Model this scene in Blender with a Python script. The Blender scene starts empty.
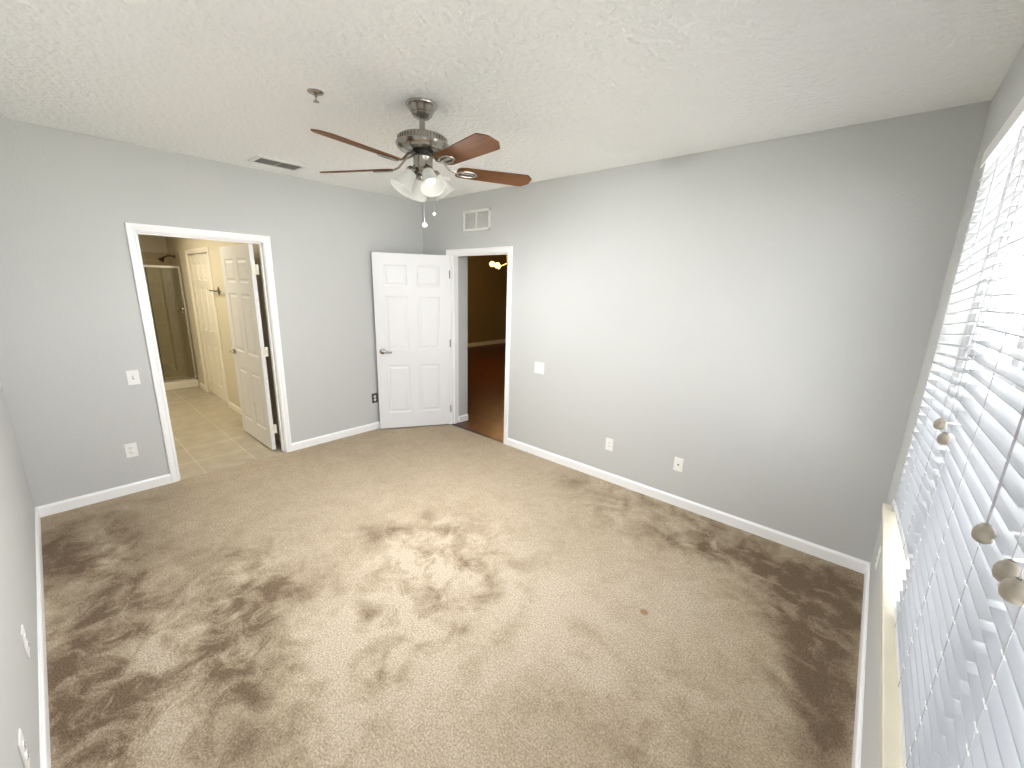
import bpy, bmesh, math, random
from mathutils import Vector, Matrix, noise

random.seed(7)
PI = math.pi
S = bpy.context.scene
COL = S.collection

# ------------------------------------------------------------------ camera
YAW, PITCH, ROLL, FPX = 0.71708, 0.23492, 0.02677, 411.1
CAM = Vector((4.32214, -3.22551, 1.72803))
cy_, sy_ = math.cos(YAW), math.sin(YAW)
fwd = Vector((-sy_*math.cos(PITCH), cy_*math.cos(PITCH), -math.sin(PITCH)))
right = Vector((cy_, sy_, 0))
up = right.cross(fwd)
Rv = right*math.cos(ROLL) + up*math.sin(ROLL)
Uv = up*math.cos(ROLL) - right*math.sin(ROLL)
cd = bpy.data.cameras.new('camera')
cam = bpy.data.objects.new('camera', cd)
COL.objects.link(cam)
M3 = Matrix((Rv, Uv, -fwd)).transposed()
cam.matrix_world = Matrix.Translation(CAM) @ M3.to_4x4()
cd.sensor_fit = 'HORIZONTAL'
cd.sensor_width = 36
cd.lens = FPX*36/1024
cd.clip_start = 0.01
cd.clip_end = 300
S.camera = cam

# ------------------------------------------------------------------ view, world, daylight
S.view_settings.view_transform = 'Standard'
S.view_settings.look = 'None'
S.view_settings.gamma = 1
S.view_settings.use_curve_mapping = False
S.view_settings.exposure = 1.88
S.render.engine = 'CYCLES'
S.cycles.max_bounces = 14
S.cycles.diffuse_bounces = 10
S.cycles.glossy_bounces = 4
S.cycles.transmission_bounces = 8
S.cycles.transparent_max_bounces = 12
S.cycles.caustics_reflective = False
S.cycles.caustics_refractive = False
S.cycles.sample_clamp_indirect = 6
S.cycles.use_denoising = True

W = bpy.data.worlds.new('sky')
S.world = W
W.use_nodes = True
nt = W.node_tree
bg = nt.nodes['Background']
SKY = 1.5
tc = nt.nodes.new('ShaderNodeTexCoord')
sp = nt.nodes.new('ShaderNodeSeparateXYZ')
cr = nt.nodes.new('ShaderNodeValToRGB')
mr = nt.nodes.new('ShaderNodeMapRange')
mr.inputs['From Min'].default_value = -0.1
mr.inputs['From Max'].default_value = 1.0
nt.links.new(tc.outputs['Generated'], sp.inputs[0])
nt.links.new(sp.outputs['Z'], mr.inputs['Value'])
nt.links.new(mr.outputs[0], cr.inputs[0])
cr.color_ramp.elements[0].color = (1, 1, 1, 1)
cr.color_ramp.elements[1].color = (0.90, 0.95, 1.0, 1)
nt.links.new(cr.outputs[0], bg.inputs['Color'])
bg.inputs['Strength'].default_value = SKY


def lamp(name, kind, loc, energy, color, size=0.1, size_y=None, rot=(0, 0, 0)):
    d = bpy.data.lights.new(name, kind)
    d.energy = energy
    d.color = color
    if kind == 'AREA':
        d.size = size
        if size_y:
            d.shape = 'RECTANGLE'
            d.size_y = size_y
    else:
        d.shadow_soft_size = size
    o = bpy.data.objects.new(name, d)
    o.location = loc
    o.rotation_euler = rot
    COL.objects.link(o)
    return o


portal = lamp('window_portal', 'AREA', (4.76, -1.78, 1.49), 1, (1, 1, 1), 1.72, 2.66, (0, PI/2, 0))
portal.data.cycles.is_portal = True
sun = lamp('sun', 'SUN', (0, 0, 10), 18, (1.0, 0.96, 0.90))
sun.data.angle = 0.02
sun.rotation_euler = Vector((-0.28, -0.50, 0.82)).to_track_quat('Z', 'Y').to_euler()
# bathroom ceiling light and the dim dining-room chandelier glow
lamp('bathroom_ceiling_light', 'AREA', (-2.0, -2.75, 2.44), 12, (1.0, 0.92, 0.74), 2.2, 1.0)
lamp('chandelier_light', 'POINT', (-1.35, 3.1, 2.3), 22, (1.0, 0.62, 0.25), 0.12)


# ------------------------------------------------------------------ materials
def mat(name, color, rough=0.6, metal=0.0, bump=None, noise_col=None, spec=0.5, **kw):
    m = bpy.data.materials.new(name)
    m.use_nodes = True
    n = m.node_tree.nodes
    l = m.node_tree.links
    b = n['Principled BSDF']
    b.inputs['Base Color'].default_value = (*color, 1)
    b.inputs['Roughness'].default_value = rough
    b.inputs['Metallic'].default_value = metal
    b.inputs['Specular IOR Level'].default_value = spec
    for k, v in kw.items():
        b.inputs[k.replace('_', ' ')].default_value = v
    g = n.new('ShaderNodeTexCoord')
    if noise_col:
        sc, amt = noise_col
        t = n.new('ShaderNodeTexNoise')
        t.inputs['Scale'].default_value = sc
        t.inputs['Detail'].default_value = 4
        l.new(g.outputs['Object'], t.inputs['Vector'])
        r = n.new('ShaderNodeMapRange')
        r.inputs['From Min'].default_value = 0.3
        r.inputs['From Max'].default_value = 0.7
        r.inputs['To Min'].default_value = 1-amt
        r.inputs['To Max'].default_value = 1+amt
        l.new(t.outputs['Fac'], r.inputs['Value'])
        x = n.new('ShaderNodeMix')
        x.data_type = 'RGBA'
        x.blend_type = 'MULTIPLY'
        x.inputs['Factor'].default_value = 1
        x.inputs[6].default_value = (*color, 1)
        l.new(r.outputs[0], x.inputs[7])
        l.new(x.outputs[2], b.inputs['Base Color'])
    if bump:
        sc, st, dist = bump
        t = n.new('ShaderNodeTexNoise')
        t.inputs['Scale'].default_value = sc
        t.inputs['Detail'].default_value = 3
        l.new(g.outputs['Object'], t.inputs['Vector'])
        bp = n.new('ShaderNodeBump')
        bp.inputs['Strength'].default_value = st
        bp.inputs['Distance'].default_value = dist
        l.new(t.outputs['Fac'], bp.inputs['Height'])
        l.new(bp.outputs[0], b.inputs['Normal'])
    return m


def emis(name, color, st):
    m = bpy.data.materials.new(name)
    m.use_nodes = True
    b = m.node_tree.nodes['Principled BSDF']
    b.inputs['Base Color'].default_value = (*color, 1)
    b.inputs['Emission Color'].default_value = (*color, 1)
    b.inputs['Emission Strength'].default_value = st
    return m


def glass(name, tint=(1, 1, 1), refl=0.08):
    m = bpy.data.materials.new(name)
    m.use_nodes = True
    n = m.node_tree.nodes
    l = m.node_tree.links
    n.clear()
    o = n.new('ShaderNodeOutputMaterial')
    t = n.new('ShaderNodeBsdfTransparent')
    t.inputs[0].default_value = (*tint, 1)
    g = n.new('ShaderNodeBsdfGlossy')
    g.inputs['Roughness'].default_value = 0.02
    x = n.new('ShaderNodeMixShader')
    x.inputs[0].default_value = refl
    l.new(t.outputs[0], x.inputs[1])
    l.new(g.outputs[0], x.inputs[2])
    l.new(x.outputs[0], o.inputs[0])
    return m


def tile_mat(name, c1, c2, mortar, sx, sy, rough, plane='xy', msize=0.006, offset=0.0, nz=0.06, shift=(0, 0)):
    m = mat(name, c1, rough)
    n = m.node_tree.nodes
    l = m.node_tree.links
    b = n['Principled BSDF']
    g = n.new('ShaderNodeTexCoord')
    s = n.new('ShaderNodeSeparateXYZ')
    c = n.new('ShaderNodeCombineXYZ')
    l.new(g.outputs['Object'], s.inputs[0])
    l.new(s.outputs['XYZ'.index(plane[0].upper())], c.inputs[0])
    l.new(s.outputs['XYZ'.index(plane[1].upper())], c.inputs[1])
    br = n.new('ShaderNodeTexBrick')
    br.offset = offset
    br.inputs['Color1'].default_value = (*c1, 1)
    br.inputs['Color2'].default_value = (*c2, 1)
    br.inputs['Mortar'].default_value = (*mortar, 1)
    br.inputs['Scale'].default_value = 1
    br.inputs['Mortar Size'].default_value = msize
    br.inputs['Brick Width'].default_value = sx
    br.inputs['Row Height'].default_value = sy
    sh = n.new('ShaderNodeVectorMath')
    sh.operation = 'ADD'
    sh.inputs[1].default_value = (shift[0], shift[1], 0)
    l.new(c.outputs[0], sh.inputs[0])
    l.new(sh.outputs[0], br.inputs['Vector'])
    t = n.new('ShaderNodeTexNoise')
    t.inputs['Scale'].default_value = 7
    t.inputs['Detail'].default_value = 6
    l.new(g.outputs['Object'], t.inputs['Vector'])
    r = n.new('ShaderNodeMapRange')
    r.inputs['From Min'].default_value = 0.3
    r.inputs['From Max'].default_value = 0.7
    r.inputs['To Min'].default_value = 1-nz
    r.inputs['To Max'].default_value = 1+nz
    l.new(t.outputs['Fac'], r.inputs['Value'])
    x = n.new('ShaderNodeMix')
    x.data_type = 'RGBA'
    x.blend_type = 'MULTIPLY'
    x.inputs['Factor'].default_value = 1
    l.new(br.outputs['Color'], x.inputs[6])
    l.new(r.outputs[0], x.inputs[7])
    l.new(x.outputs[2], b.inputs['Base Color'])
    return m


def wood_mat(name, c1, c2, scale, rough, axis='x'):
    m = mat(name, c1, rough)
    n = m.node_tree.nodes
    l = m.node_tree.links
    b = n['Principled BSDF']
    g = n.new('ShaderNodeTexCoord')
    mp = n.new('ShaderNodeMapping')
    k = {'x': (0.06, 1, 1), 'y': (1, 0.06, 1)}[axis]
    mp.inputs['Scale'].default_value = [v*scale for v in k]
    t = n.new('ShaderNodeTexNoise')
    t.inputs['Scale'].default_value = 1
    t.inputs['Detail'].default_value = 6
    t.inputs['Distortion'].default_value = 0.6
    l.new(g.outputs['Object'], mp.inputs[0])
    l.new(mp.outputs[0], t.inputs['Vector'])
    r = n.new('ShaderNodeValToRGB')
    r.color_ramp.elements[0].position = 0.3
    r.color_ramp.elements[0].color = (*c2, 1)
    r.color_ramp.elements[1].position = 0.7
    r.color_ramp.elements[1].color = (*c1, 1)
    l.new(t.outputs['Fac'], r.inputs[0])
    l.new(r.outputs[0], b.inputs['Base Color'])
    return m


MT = {}
MT['wall'] = mat('wall_paint', (0.555, 0.567, 0.56), 0.75, bump=(75, 0.35, 0.004))
MT['ceiling'] = mat('ceiling_paint', (0.925, 0.945, 0.945), 0.9, bump=(34, 1.0, 0.015))
MT['trim'] = mat('trim_white', (0.92, 0.93, 0.94), 0.38)
MT['door'] = mat('door_white', (0.76, 0.77, 0.79), 0.42)
MT['plate'] = mat('plate_plastic', (0.86, 0.86, 0.84), 0.35)
MT['plate_dark'] = mat('socket_slots', (0.05, 0.05, 0.05), 0.5)
MT['vent'] = mat('vent_white', (0.80, 0.80, 0.78), 0.5)
MT['vent_in'] = mat('vent_blade_grey', (0.30, 0.31, 0.28), 0.6)
MT['grille_back'] = mat('grille_back_grey', (0.52, 0.53, 0.50), 0.8)  # even grey of the sheet behind the wall grille louvres
MT['duct'] = mat('duct_dark', (0.06, 0.06, 0.055), 0.9)
MT['nickel'] = mat('brushed_nickel', (0.40, 0.38, 0.345), 0.26, 1.0, noise_col=(6, 0.05))
MT['nickel_dark'] = mat('dark_nickel', (0.05, 0.05, 0.05), 0.4, 0.6)  # near-black metal for the fan flywheel, shower door edge and threshold strip
MT['chrome'] = mat('chrome', (0.75, 0.75, 0.75), 0.14, 1.0)
MT['bronze'] = mat('dark_bronze', (0.12, 0.09, 0.06), 0.3, 1.0)
MT['blade'] = wood_mat('cherry_blade', (0.20, 0.088, 0.032), (0.125, 0.048, 0.017), 26, 0.6)
MT['blade'].node_tree.nodes['Principled BSDF'].inputs['Specular IOR Level'].default_value = 0.2
MT['frost'] = mat('frosted_glass', (0.72, 0.73, 0.69), 0.45, Transmission_Weight=0.25, Emission_Color=(1, 0.98, 0.93, 1), Emission_Strength=0.03)
MT['bulb'] = emis('bulb_white', (1.0, 0.99, 0.96), 0.22)
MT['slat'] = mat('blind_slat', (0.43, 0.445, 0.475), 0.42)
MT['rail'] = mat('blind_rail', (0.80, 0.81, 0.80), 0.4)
MT['cord'] = mat('blind_cord', (0.42, 0.41, 0.44), 0.8)
MT['string'] = mat('blind_string', (0.85, 0.85, 0.85), 0.8)
MT['tassel'] = wood_mat('tassel_wood', (0.34, 0.30, 0.24), (0.25, 0.22, 0.18), 60, 0.5)
MT['sill'] = mat('cream_marble_sill', (0.80, 0.75, 0.63), 0.25, noise_col=(6, 0.05))
MT['frame'] = mat('window_vinyl', (0.82, 0.83, 0.84), 0.35)
MT['glass'] = glass('window_glass')
MT['showerglass'] = glass('shower_glass', (0.90, 0.90, 0.84), 0.07)
MT['bathwall'] = mat('bathroom_wall_cream', (0.62, 0.57, 0.45), 0.7, bump=(75, 0.3, 0.004))
MT['bathtrim'] = mat('bathroom_trim', (0.80, 0.76, 0.66), 0.4)
MT['bathtile'] = tile_mat('bathroom_floor_tile', (0.43, 0.375, 0.285), (0.40, 0.35, 0.265), (0.55, 0.49, 0.38), 0.41, 0.41, 0.35, 'yx', 0.005, 0.0, 0.12, (2.04+0.003+4.1, 1.2+4.1))
MT['showertile'] = tile_mat('shower_wall_tile', (0.46, 0.385, 0.25), (0.43, 0.36, 0.235), (0.52, 0.45, 0.31), 0.33, 0.33, 0.3, 'yz', 0.004)
MT['showertile2'] = tile_mat('shower_side_tile', (0.46, 0.385, 0.25), (0.43, 0.36, 0.235), (0.52, 0.45, 0.31), 0.33, 0.33, 0.3, 'xz', 0.004)
MT['pan'] = mat('shower_pan', (0.72, 0.68, 0.58), 0.35)
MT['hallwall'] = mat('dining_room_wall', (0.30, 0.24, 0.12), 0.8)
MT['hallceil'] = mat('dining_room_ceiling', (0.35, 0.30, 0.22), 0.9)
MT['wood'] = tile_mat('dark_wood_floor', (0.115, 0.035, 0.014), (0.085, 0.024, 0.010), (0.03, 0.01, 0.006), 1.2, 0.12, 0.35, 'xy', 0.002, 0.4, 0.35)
MT['globe'] = emis('lit_globe', (1.0, 0.72, 0.30), 0.7)
MT['brass'] = mat('aged_brass', (0.30, 0.20, 0.08), 0.35, 1.0)
MT['outground'] = mat('outside_paving', (0.55, 0.55, 0.53), 0.9, noise_col=(0.6, 0.08))
MT['outwall'] = mat('outside_stucco', (0.62, 0.62, 0.62), 0.9, bump=(30, 0.2, 0.01))
MT['outtrim'] = mat('outside_trim', (0.80, 0.80, 0.80), 0.7)
MT['outglass'] = mat('outside_window_glass', (0.10, 0.12, 0.14), 0.08)
MT['outroof'] = mat('outside_roof', (0.30, 0.27, 0.25), 0.9)


def carpet_mat():
    m = mat('carpet_pile', (0.4, 0.33, 0.25), 0.95, spec=0.1)
    n = m.node_tree.nodes
    l = m.node_tree.links
    b = n['Principled BSDF']
    g = n.new('ShaderNodeTexCoord')
    a = n.new('ShaderNodeAttribute')
    a.attribute_name = 'pile'
    t1 = n.new('ShaderNodeTexNoise')
    t1.inputs['Scale'].default_value = 26
    t1.inputs['Detail'].default_value = 7
    t1.inputs['Roughness'].default_value = 0.7
    t1.inputs['Distortion'].default_value = 0.7
    l.new(g.outputs['Object'], t1.inputs['Vector'])
    t0 = n.new('ShaderNodeTexNoise')
    t0.inputs['Scale'].default_value = 6.5
    t0.inputs['Detail'].default_value = 9
    t0.inputs['Roughness'].default_value = 0.68
    t0.inputs['Distortion'].default_value = 0.7
    l.new(g.outputs['Object'], t0.inputs['Vector'])

    def mth(op, a_, b_, c_=None):
        q = n.new('ShaderNodeMath')
        q.operation = op
        for i_, v_ in enumerate((a_, b_, c_)):
            if v_ is None:
                continue
            if isinstance(v_, (int, float)):
                q.inputs[i_].default_value = v_
            else:
                l.new(v_, q.inputs[i_])
        return q.outputs[0]
    dn = mth('SUBTRACT', t0.outputs['Fac'], 0.5)
    a2 = n.new('ShaderNodeAttribute')
    a2.attribute_name = 'mottle'
    amp = mth('MULTIPLY_ADD', a2.outputs['Fac'], 1.9, 0.22)
    pile = mth('MULTIPLY_ADD', dn, amp, a.outputs['Fac'])
    fine = mth('SUBTRACT', t1.outputs['Fac'], 0.5)
    addo = mth('MULTIPLY_ADD', fine, 0.35, pile)
    r = n.new('ShaderNodeValToRGB')
    e = r.color_ramp.elements
    e[0].position = 0.02
    e[0].color = (0.575, 0.487, 0.375, 1)
    e[1].position = 0.62
    e[1].color = (0.20, 0.142, 0.092, 1)
    k = e.new(0.22)
    k.color = (0.46, 0.375, 0.268, 1)
    l.new(addo, r.inputs[0])
    t2 = n.new('ShaderNodeTexNoise')
    t2.inputs['Scale'].default_value = 115
    t2.inputs['Detail'].default_value = 3
    t2.inputs['Roughness'].default_value = 0.7
    l.new(g.outputs['Object'], t2.inputs['Vector'])
    r2 = n.new('ShaderNodeMapRange')
    r2.inputs['From Min'].default_value = 0.32
    r2.inputs['From Max'].default_value = 0.68
    r2.inputs['To Min'].default_value = 0.62
    r2.inputs['To Max'].default_value = 1.35
    l.new(t2.outputs['Fac'], r2.inputs['Value'])
    x = n.new('ShaderNodeMix')
    x.data_type = 'RGBA'
    x.blend_type = 'MULTIPLY'
    x.inputs['Factor'].default_value = 1
    l.new(r.outputs[0], x.inputs[6])
    l.new(r2.outputs[0], x.inputs[7])
    # small rust stain
    st = n.new('ShaderNodeVectorMath')
    st.operation = 'DISTANCE'
    l.new(g.outputs['Object'], st.inputs[0])
    st.inputs[1].default_value = (3.638, -1.284, 0)
    ad = n.new('ShaderNodeMath')
    ad.operation = 'MULTIPLY_ADD'
    l.new(t1.outputs['Fac'], ad.inputs[0])
    ad.inputs[1].default_value = 0.03
    l.new(st.outputs['Value'], ad.inputs[2])
    sr = n.new('ShaderNodeMapRange')
    sr.inputs['From Min'].default_value = 0.030
    sr.inputs['From Max'].default_value = 0.042
    sr.inputs['To Min'].default_value = 0.75
    sr.inputs['To Max'].default_value = 0.0
    l.new(ad.outputs[0], sr.inputs['Value'])
    y = n.new('ShaderNodeMix')
    y.data_type = 'RGBA'
    l.new(sr.outputs[0], y.inputs['Factor'])
    l.new(x.outputs[2], y.inputs[6])
    y.inputs[7].default_value = (0.36, 0.19, 0.09, 1)
    l.new(y.outputs[2], b.inputs['Base Color'])
    bp = n.new('ShaderNodeBump')
    bp.inputs['Strength'].default_value = 0.9
    bp.inputs['Distance'].default_value = 0.012
    l.new(t2.outputs['Fac'], bp.inputs['Height'])
    l.new(bp.outputs[0], b.inputs['Normal'])
    return m


MT['carpet'] = carpet_mat()


# ------------------------------------------------------------------ mesh helpers
def box(bm, x0, x1, y0, y1, z0, z1, M=None):
    vs = [Vector((x, y, z)) for x in (x0, x1) for y in (y0, y1) for z in (z0, z1)]
    if M:
        vs = [M @ v for v in vs]
    v = [bm.verts.new(p) for p in vs]
    for f in ((0, 1, 3, 2), (4, 6, 7, 5), (0, 4, 5, 1), (2, 3, 7, 6), (0, 2, 6, 4), (1, 5, 7, 3)):
        bm.faces.new([v[i] for i in f])


def prism(bm, pts, ext):
    """pts: 3D polygon, ext: vector"""
    a = [bm.verts.new(p) for p in pts]
    b = [bm.verts.new(Vector(p)+ext) for p in pts]
    n = len(a)
    bm.faces.new(a[::-1])
    bm.faces.new(b)
    for i in range(n):
        bm.faces.new((a[i], a[(i+1) % n], b[(i+1) % n], b[i]))


def lathe(bm, prof, M=None, n=32, cap0=False, cap1=False):
    """prof: list of (r, z)"""
    rings = []
    for r, z in prof:
        ring = []
        for i in range(n):
            p = Vector((r*math.cos(2*PI*i/n), r*math.sin(2*PI*i/n), z))
            if M:
                p = M @ p
            ring.append(bm.verts.new(p))
        rings.append(ring)
    for a, b in zip(rings, rings[1:]):
        for i in range(n):
            bm.faces.new((a[i], a[(i+1) % n], b[(i+1) % n], b[i]))
    if cap0:
        bm.faces.new(rings[0][::-1])
    if cap1:
        bm.faces.new(rings[-1])


def tube(bm, pts, r, n=8, closed=False, flat=None):
    pts = [Vector(p) for p in pts]
    rings = []
    N = len(pts)
    for i, p in enumerate(pts):
        a = pts[(i-1) % N] if (closed or i > 0) else p
        b = pts[(i+1) % N] if (closed or i < N-1) else p
        t = (b-a).normalized()
        ref = Vector((0, 0, 1)) if abs(t.z) < 0.9 else Vector((1, 0, 0))
        u = t.cross(ref).normalized()
        w = u.cross(t).normalized()
        rr = r[i] if isinstance(r, (list, tuple)) else r
        fl = flat or 1.0
        rings.append([bm.verts.new(p + u*rr*math.cos(2*PI*k/n) + w*rr*fl*math.sin(2*PI*k/n)) for k in range(n)])
    m = N if closed else N-1
    for i in range(m):
        a, b = rings[i], rings[(i+1) % N]
        for k in range(n):
            bm.faces.new((a[k], a[(k+1) % n], b[(k+1) % n], b[k]))
    if not closed:
        bm.faces.new(rings[0][::-1])
        bm.faces.new(rings[-1])


def obj(name, bm, m, parent=None, smooth=False, bevel=0.0, label=None):
    bmesh.ops.recalc_face_normals(bm, faces=bm.faces)
    me = bpy.data.meshes.new(name)
    bm.to_mesh(me)
    bm.free()
    me.materials.append(m)
    o = bpy.data.objects.new(name, me)
    COL.objects.link(o)
    if parent:
        o.parent = parent
    if smooth:
        for p in me.polygons:
            p.use_smooth = True
        md = o.modifiers.new('edges', 'EDGE_SPLIT')
        md.split_angle = math.radians(38)
    if bevel:
        md = o.modifiers.new('bevel', 'BEVEL')
        md.width = bevel
        md.segments = 2
        md.limit_method = 'ANGLE'
    if label:
        o['label'] = label
    return o


def boxes(name, bl, m, parent=None, **kw):
    bm = bmesh.new()
    for b in bl:
        box(bm, *b)
    return obj(name, bm, m, parent, **kw)


def struct(name, bl, m, **kw):
    o = boxes(name, bl, m, **kw)
    o['kind'] = 'structure'
    return o


def thing(name, label, cat, loc=(0, 0, 0), rotz=0, group=None):
    o = bpy.data.objects.new(name, None)
    o.empty_display_size = 0.1
    COL.objects.link(o)
    o.location = loc
    o.rotation_euler = (0, 0, rotz)
    o['label'] = label
    o['category'] = cat
    if group:
        o['group'] = group
    return o


def tag(o, label, cat, group=None):
    o['label'] = label
    o['category'] = cat
    if group:
        o['group'] = group
    return o


# ------------------------------------------------------------------ room shell
LA, LB, H = 3.46966, 4.55412, 2.66546
T = 0.12
TW = 0.16
AY1, AY2, AH = -2.64337, -1.77724, 2.05     # bathroom doorway
BX1, BX2 = 0.51617, 1.40908                 # dining doorway
J = 0.02
WY0, WY1, WZ0, WZ1 = -3.115, -0.45, 0.635, 2.345   # window opening


def carpet():
    bm = bmesh.new()
    st = 0.025
    x0, x1, y0, y1 = 0.0, LB, -LA, 0.0
    nx = int((x1-x0)/st)+1
    ny = int((y1-y0)/st)+1
    lay = bm.verts.layers.float.new('pile')
    lay2 = bm.verts.layers.float.new('mottle')
    # brushed and worn patches of the pile: x, y, rx, ry, darkness
    BL = CARPET_BLOBS
    g = []
    for j in range(ny+1):
        row = []
        for i in range(nx+1):
            x = x0+(x1-x0)*i/nx
            y = y0+(y1-y0)*j/ny
            v = bm.verts.new((x, y, 0))
            p = Vector((x*1.0, y*1.0, 0))
            q = Vector((noise.noise(p*1.6+Vector((3, 7, 1))), noise.noise(p*1.6+Vector((13, 2, 5))), 0))
            w2_ = Vector((noise.noise(p*6+Vector((9, 1, 4))), noise.noise(p*6+Vector((2, 8, 3))), 0))
            xx, yy = x+q.x*0.06+w2_.x*0.07, y+q.y*0.06+w2_.y*0.07
            d = 0.20
            for bx, by, rx, ry, s in BL:
                e = ((xx-bx)/rx)**2+((yy-by)/ry)**2
                if e < 9:
                    d += s*math.exp(-e)
            mo = 0.0
            for bx, by, rx, ry, s in CARPET_MOTTLE:
                e = ((xx-bx)/rx)**2+((yy-by)/ry)**2
                if e < 9:
                    mo += s*math.exp(-e)
            v[lay2] = min(1.1, mo)
            f = noise.fractal(p*3.2+q*1.5, 0.85, 2.1, 5)
            sw = noise.fractal(p*7.0+q*4.0+Vector((5, 5, 0)), 0.8, 2.0, 4)
            amp = max(0.15, min(1.0, abs(d-0.20)*3.6))
            d = d + (f*0.24+sw*0.16)*amp
            v[lay] = max(-0.2, min(0.62, d))
            row.append(v)
        g.append(row)
    for j in range(ny):
        for i in range(nx):
            bm.faces.new((g[j][i], g[j][i+1], g[j+1][i+1], g[j+1][i]))
    # slab under the pile
    box(bm, x0, x1, y0, y1, -0.05, -0.004)
    o = obj('floor', bm, MT['carpet'])
    o['kind'] = 'structure'
    for p in o.data.polygons:
        p.use_smooth = True


# areas where the pile lies unevenly
CARPET_MOTTLE = [
    (2.48, -1.77, 0.46, 0.41, 1.00),
    (2.82, -2.30, 0.39, 0.33, 0.70),
    (2.25, -2.83, 0.40, 0.22, 0.80),
    (1.83, -3.22, 0.55, 0.30, 0.90),
    (2.41, -3.25, 0.36, 0.26, 0.90),
    (0.91, -3.26, 0.47, 0.29, 0.60),
    (1.81, -2.65, 0.37, 0.29, 0.60),
    (3.77, -0.33, 0.47, 0.50, 0.70),
    (2.96, -0.25, 0.38, 0.41, 0.60),
    (4.33, -0.71, 0.19, 0.58, 0.70),
    (2.95, -2.75, 0.24, 0.20, 0.50),
    (3.95, -1.83, 0.37, 0.36, 0.35),
    (3.29, -1.59, 0.28, 0.31, 0.30),
]
CARPET_BLOBS = [
    (1.08, -3.23, 0.56, 0.28, 0.26),
    (1.80, -3.32, 0.37, 0.16, 0.26),
    (2.33, -3.27, 0.26, 0.16, 0.22),
    (1.46, -2.74, 0.28, 0.20, 0.14),
    (1.95, -2.74, 0.27, 0.15, 0.32),
    (2.16, -2.91, 0.22, 0.11, 0.28),
    (2.45, -2.93, 0.23, 0.09, 0.38),
    (2.51, -2.74, 0.19, 0.09, 0.22),
    (1.60, -3.07, 0.24, 0.15, 0.12),
    (2.78, -2.98, 0.15, 0.10, 0.22),
    (0.64, -3.38, 0.41, 0.13, 0.25),
    (2.07, -3.40, 0.33, 0.08, 0.20),
    (2.09, -3.16, 0.15, 0.07, -0.22),
    (1.15, -3.34, 0.15, 0.08, -0.12),
    (2.13, -2.38, 0.15, 0.12, 0.30),
    (2.07, -2.53, 0.17, 0.12, 0.20),
    (2.16, -2.74, 0.17, 0.07, 0.20),
    (1.92, -1.93, 0.15, 0.10, 0.30),
    (1.99, -1.78, 0.09, 0.07, 0.25),
    (1.98, -1.51, 0.09, 0.08, 0.15),
    (2.28, -1.50, 0.09, 0.08, 0.20),
    (2.54, -1.72, 0.08, 0.07, 0.42),
    (2.83, -1.70, 0.07, 0.07, 0.42),
    (2.65, -1.98, 0.06, 0.06, 0.30),
    (2.91, -1.81, 0.06, 0.06, 0.30),
    (2.75, -2.09, 0.06, 0.06, 0.20),
    (2.81, -1.99, 0.10, 0.08, 0.20),
    (2.98, -2.08, 0.06, 0.06, 0.30),
    (2.55, -2.35, 0.06, 0.06, 0.40),
    (2.62, -2.48, 0.07, 0.06, 0.12),
    (2.78, -2.33, 0.12, 0.11, 0.18),
    (2.87, -2.49, 0.11, 0.09, 0.20),
    (2.92, -1.47, 0.07, 0.07, 0.18),
    (2.90, -2.58, 0.10, 0.06, 0.12),
    (2.64, -2.68, 0.10, 0.06, 0.15),
    (2.60, -2.85, 0.10, 0.06, 0.20),
    (2.84, -0.36, 0.11, 0.14, 0.20),
    (2.45, -0.23, 0.11, 0.13, 0.20),
    (3.33, -0.50, 0.12, 0.14, 0.22),
    (3.50, -0.51, 0.07, 0.10, 0.25),
    (3.69, -0.40, 0.07, 0.11, 0.28),
    (3.92, -0.41, 0.13, 0.16, 0.25),
    (3.12, -0.21, 0.09, 0.12, 0.15),
    (3.72, -0.21, 0.27, 0.28, 0.20),
    (4.34, -0.39, 0.18, 0.30, 0.50),
    (4.37, -0.93, 0.10, 0.27, 0.42),
    (4.45, -1.32, 0.11, 0.25, 0.42),
    (4.27, -0.57, 0.09, 0.12, 0.20),
    (4.11, -0.82, 0.11, 0.14, 0.15),
    (4.26, -0.87, 0.10, 0.15, 0.15),
    (4.08, -1.76, 0.18, 0.19, 0.10),
    (3.84, -2.04, 0.15, 0.14, 0.12),
    (4.13, -0.34, 0.24, 0.25, 0.28),
    (4.24, -1.27, 0.06, 0.07, 0.12),
    (4.49, -0.37, 0.06, 0.65, 0.20),
    (0.45, -3.08, 0.36, 0.29, 0.10),
    (2.48, -2.49, 0.27, 0.20, -0.20),
    (2.30, -1.95, 0.19, 0.17, -0.10),
    (2.59, -1.86, 0.21, 0.19, -0.14),
    (2.79, -2.15, 0.23, 0.20, -0.18),
    (2.84, -2.57, 0.28, 0.23, -0.16),
    (3.17, -2.38, 0.32, 0.29, -0.14),
    (3.41, -1.37, 0.42, 0.46, -0.12),
    (3.47, -1.85, 0.35, 0.35, -0.08),
    (3.08, -1.68, 0.25, 0.25, -0.14),
    (3.83, -1.65, 0.28, 0.30, -0.06),
    (3.79, -1.01, 0.23, 0.30, -0.08),
    (3.33, -0.67, 0.17, 0.20, -0.05),
]

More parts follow.
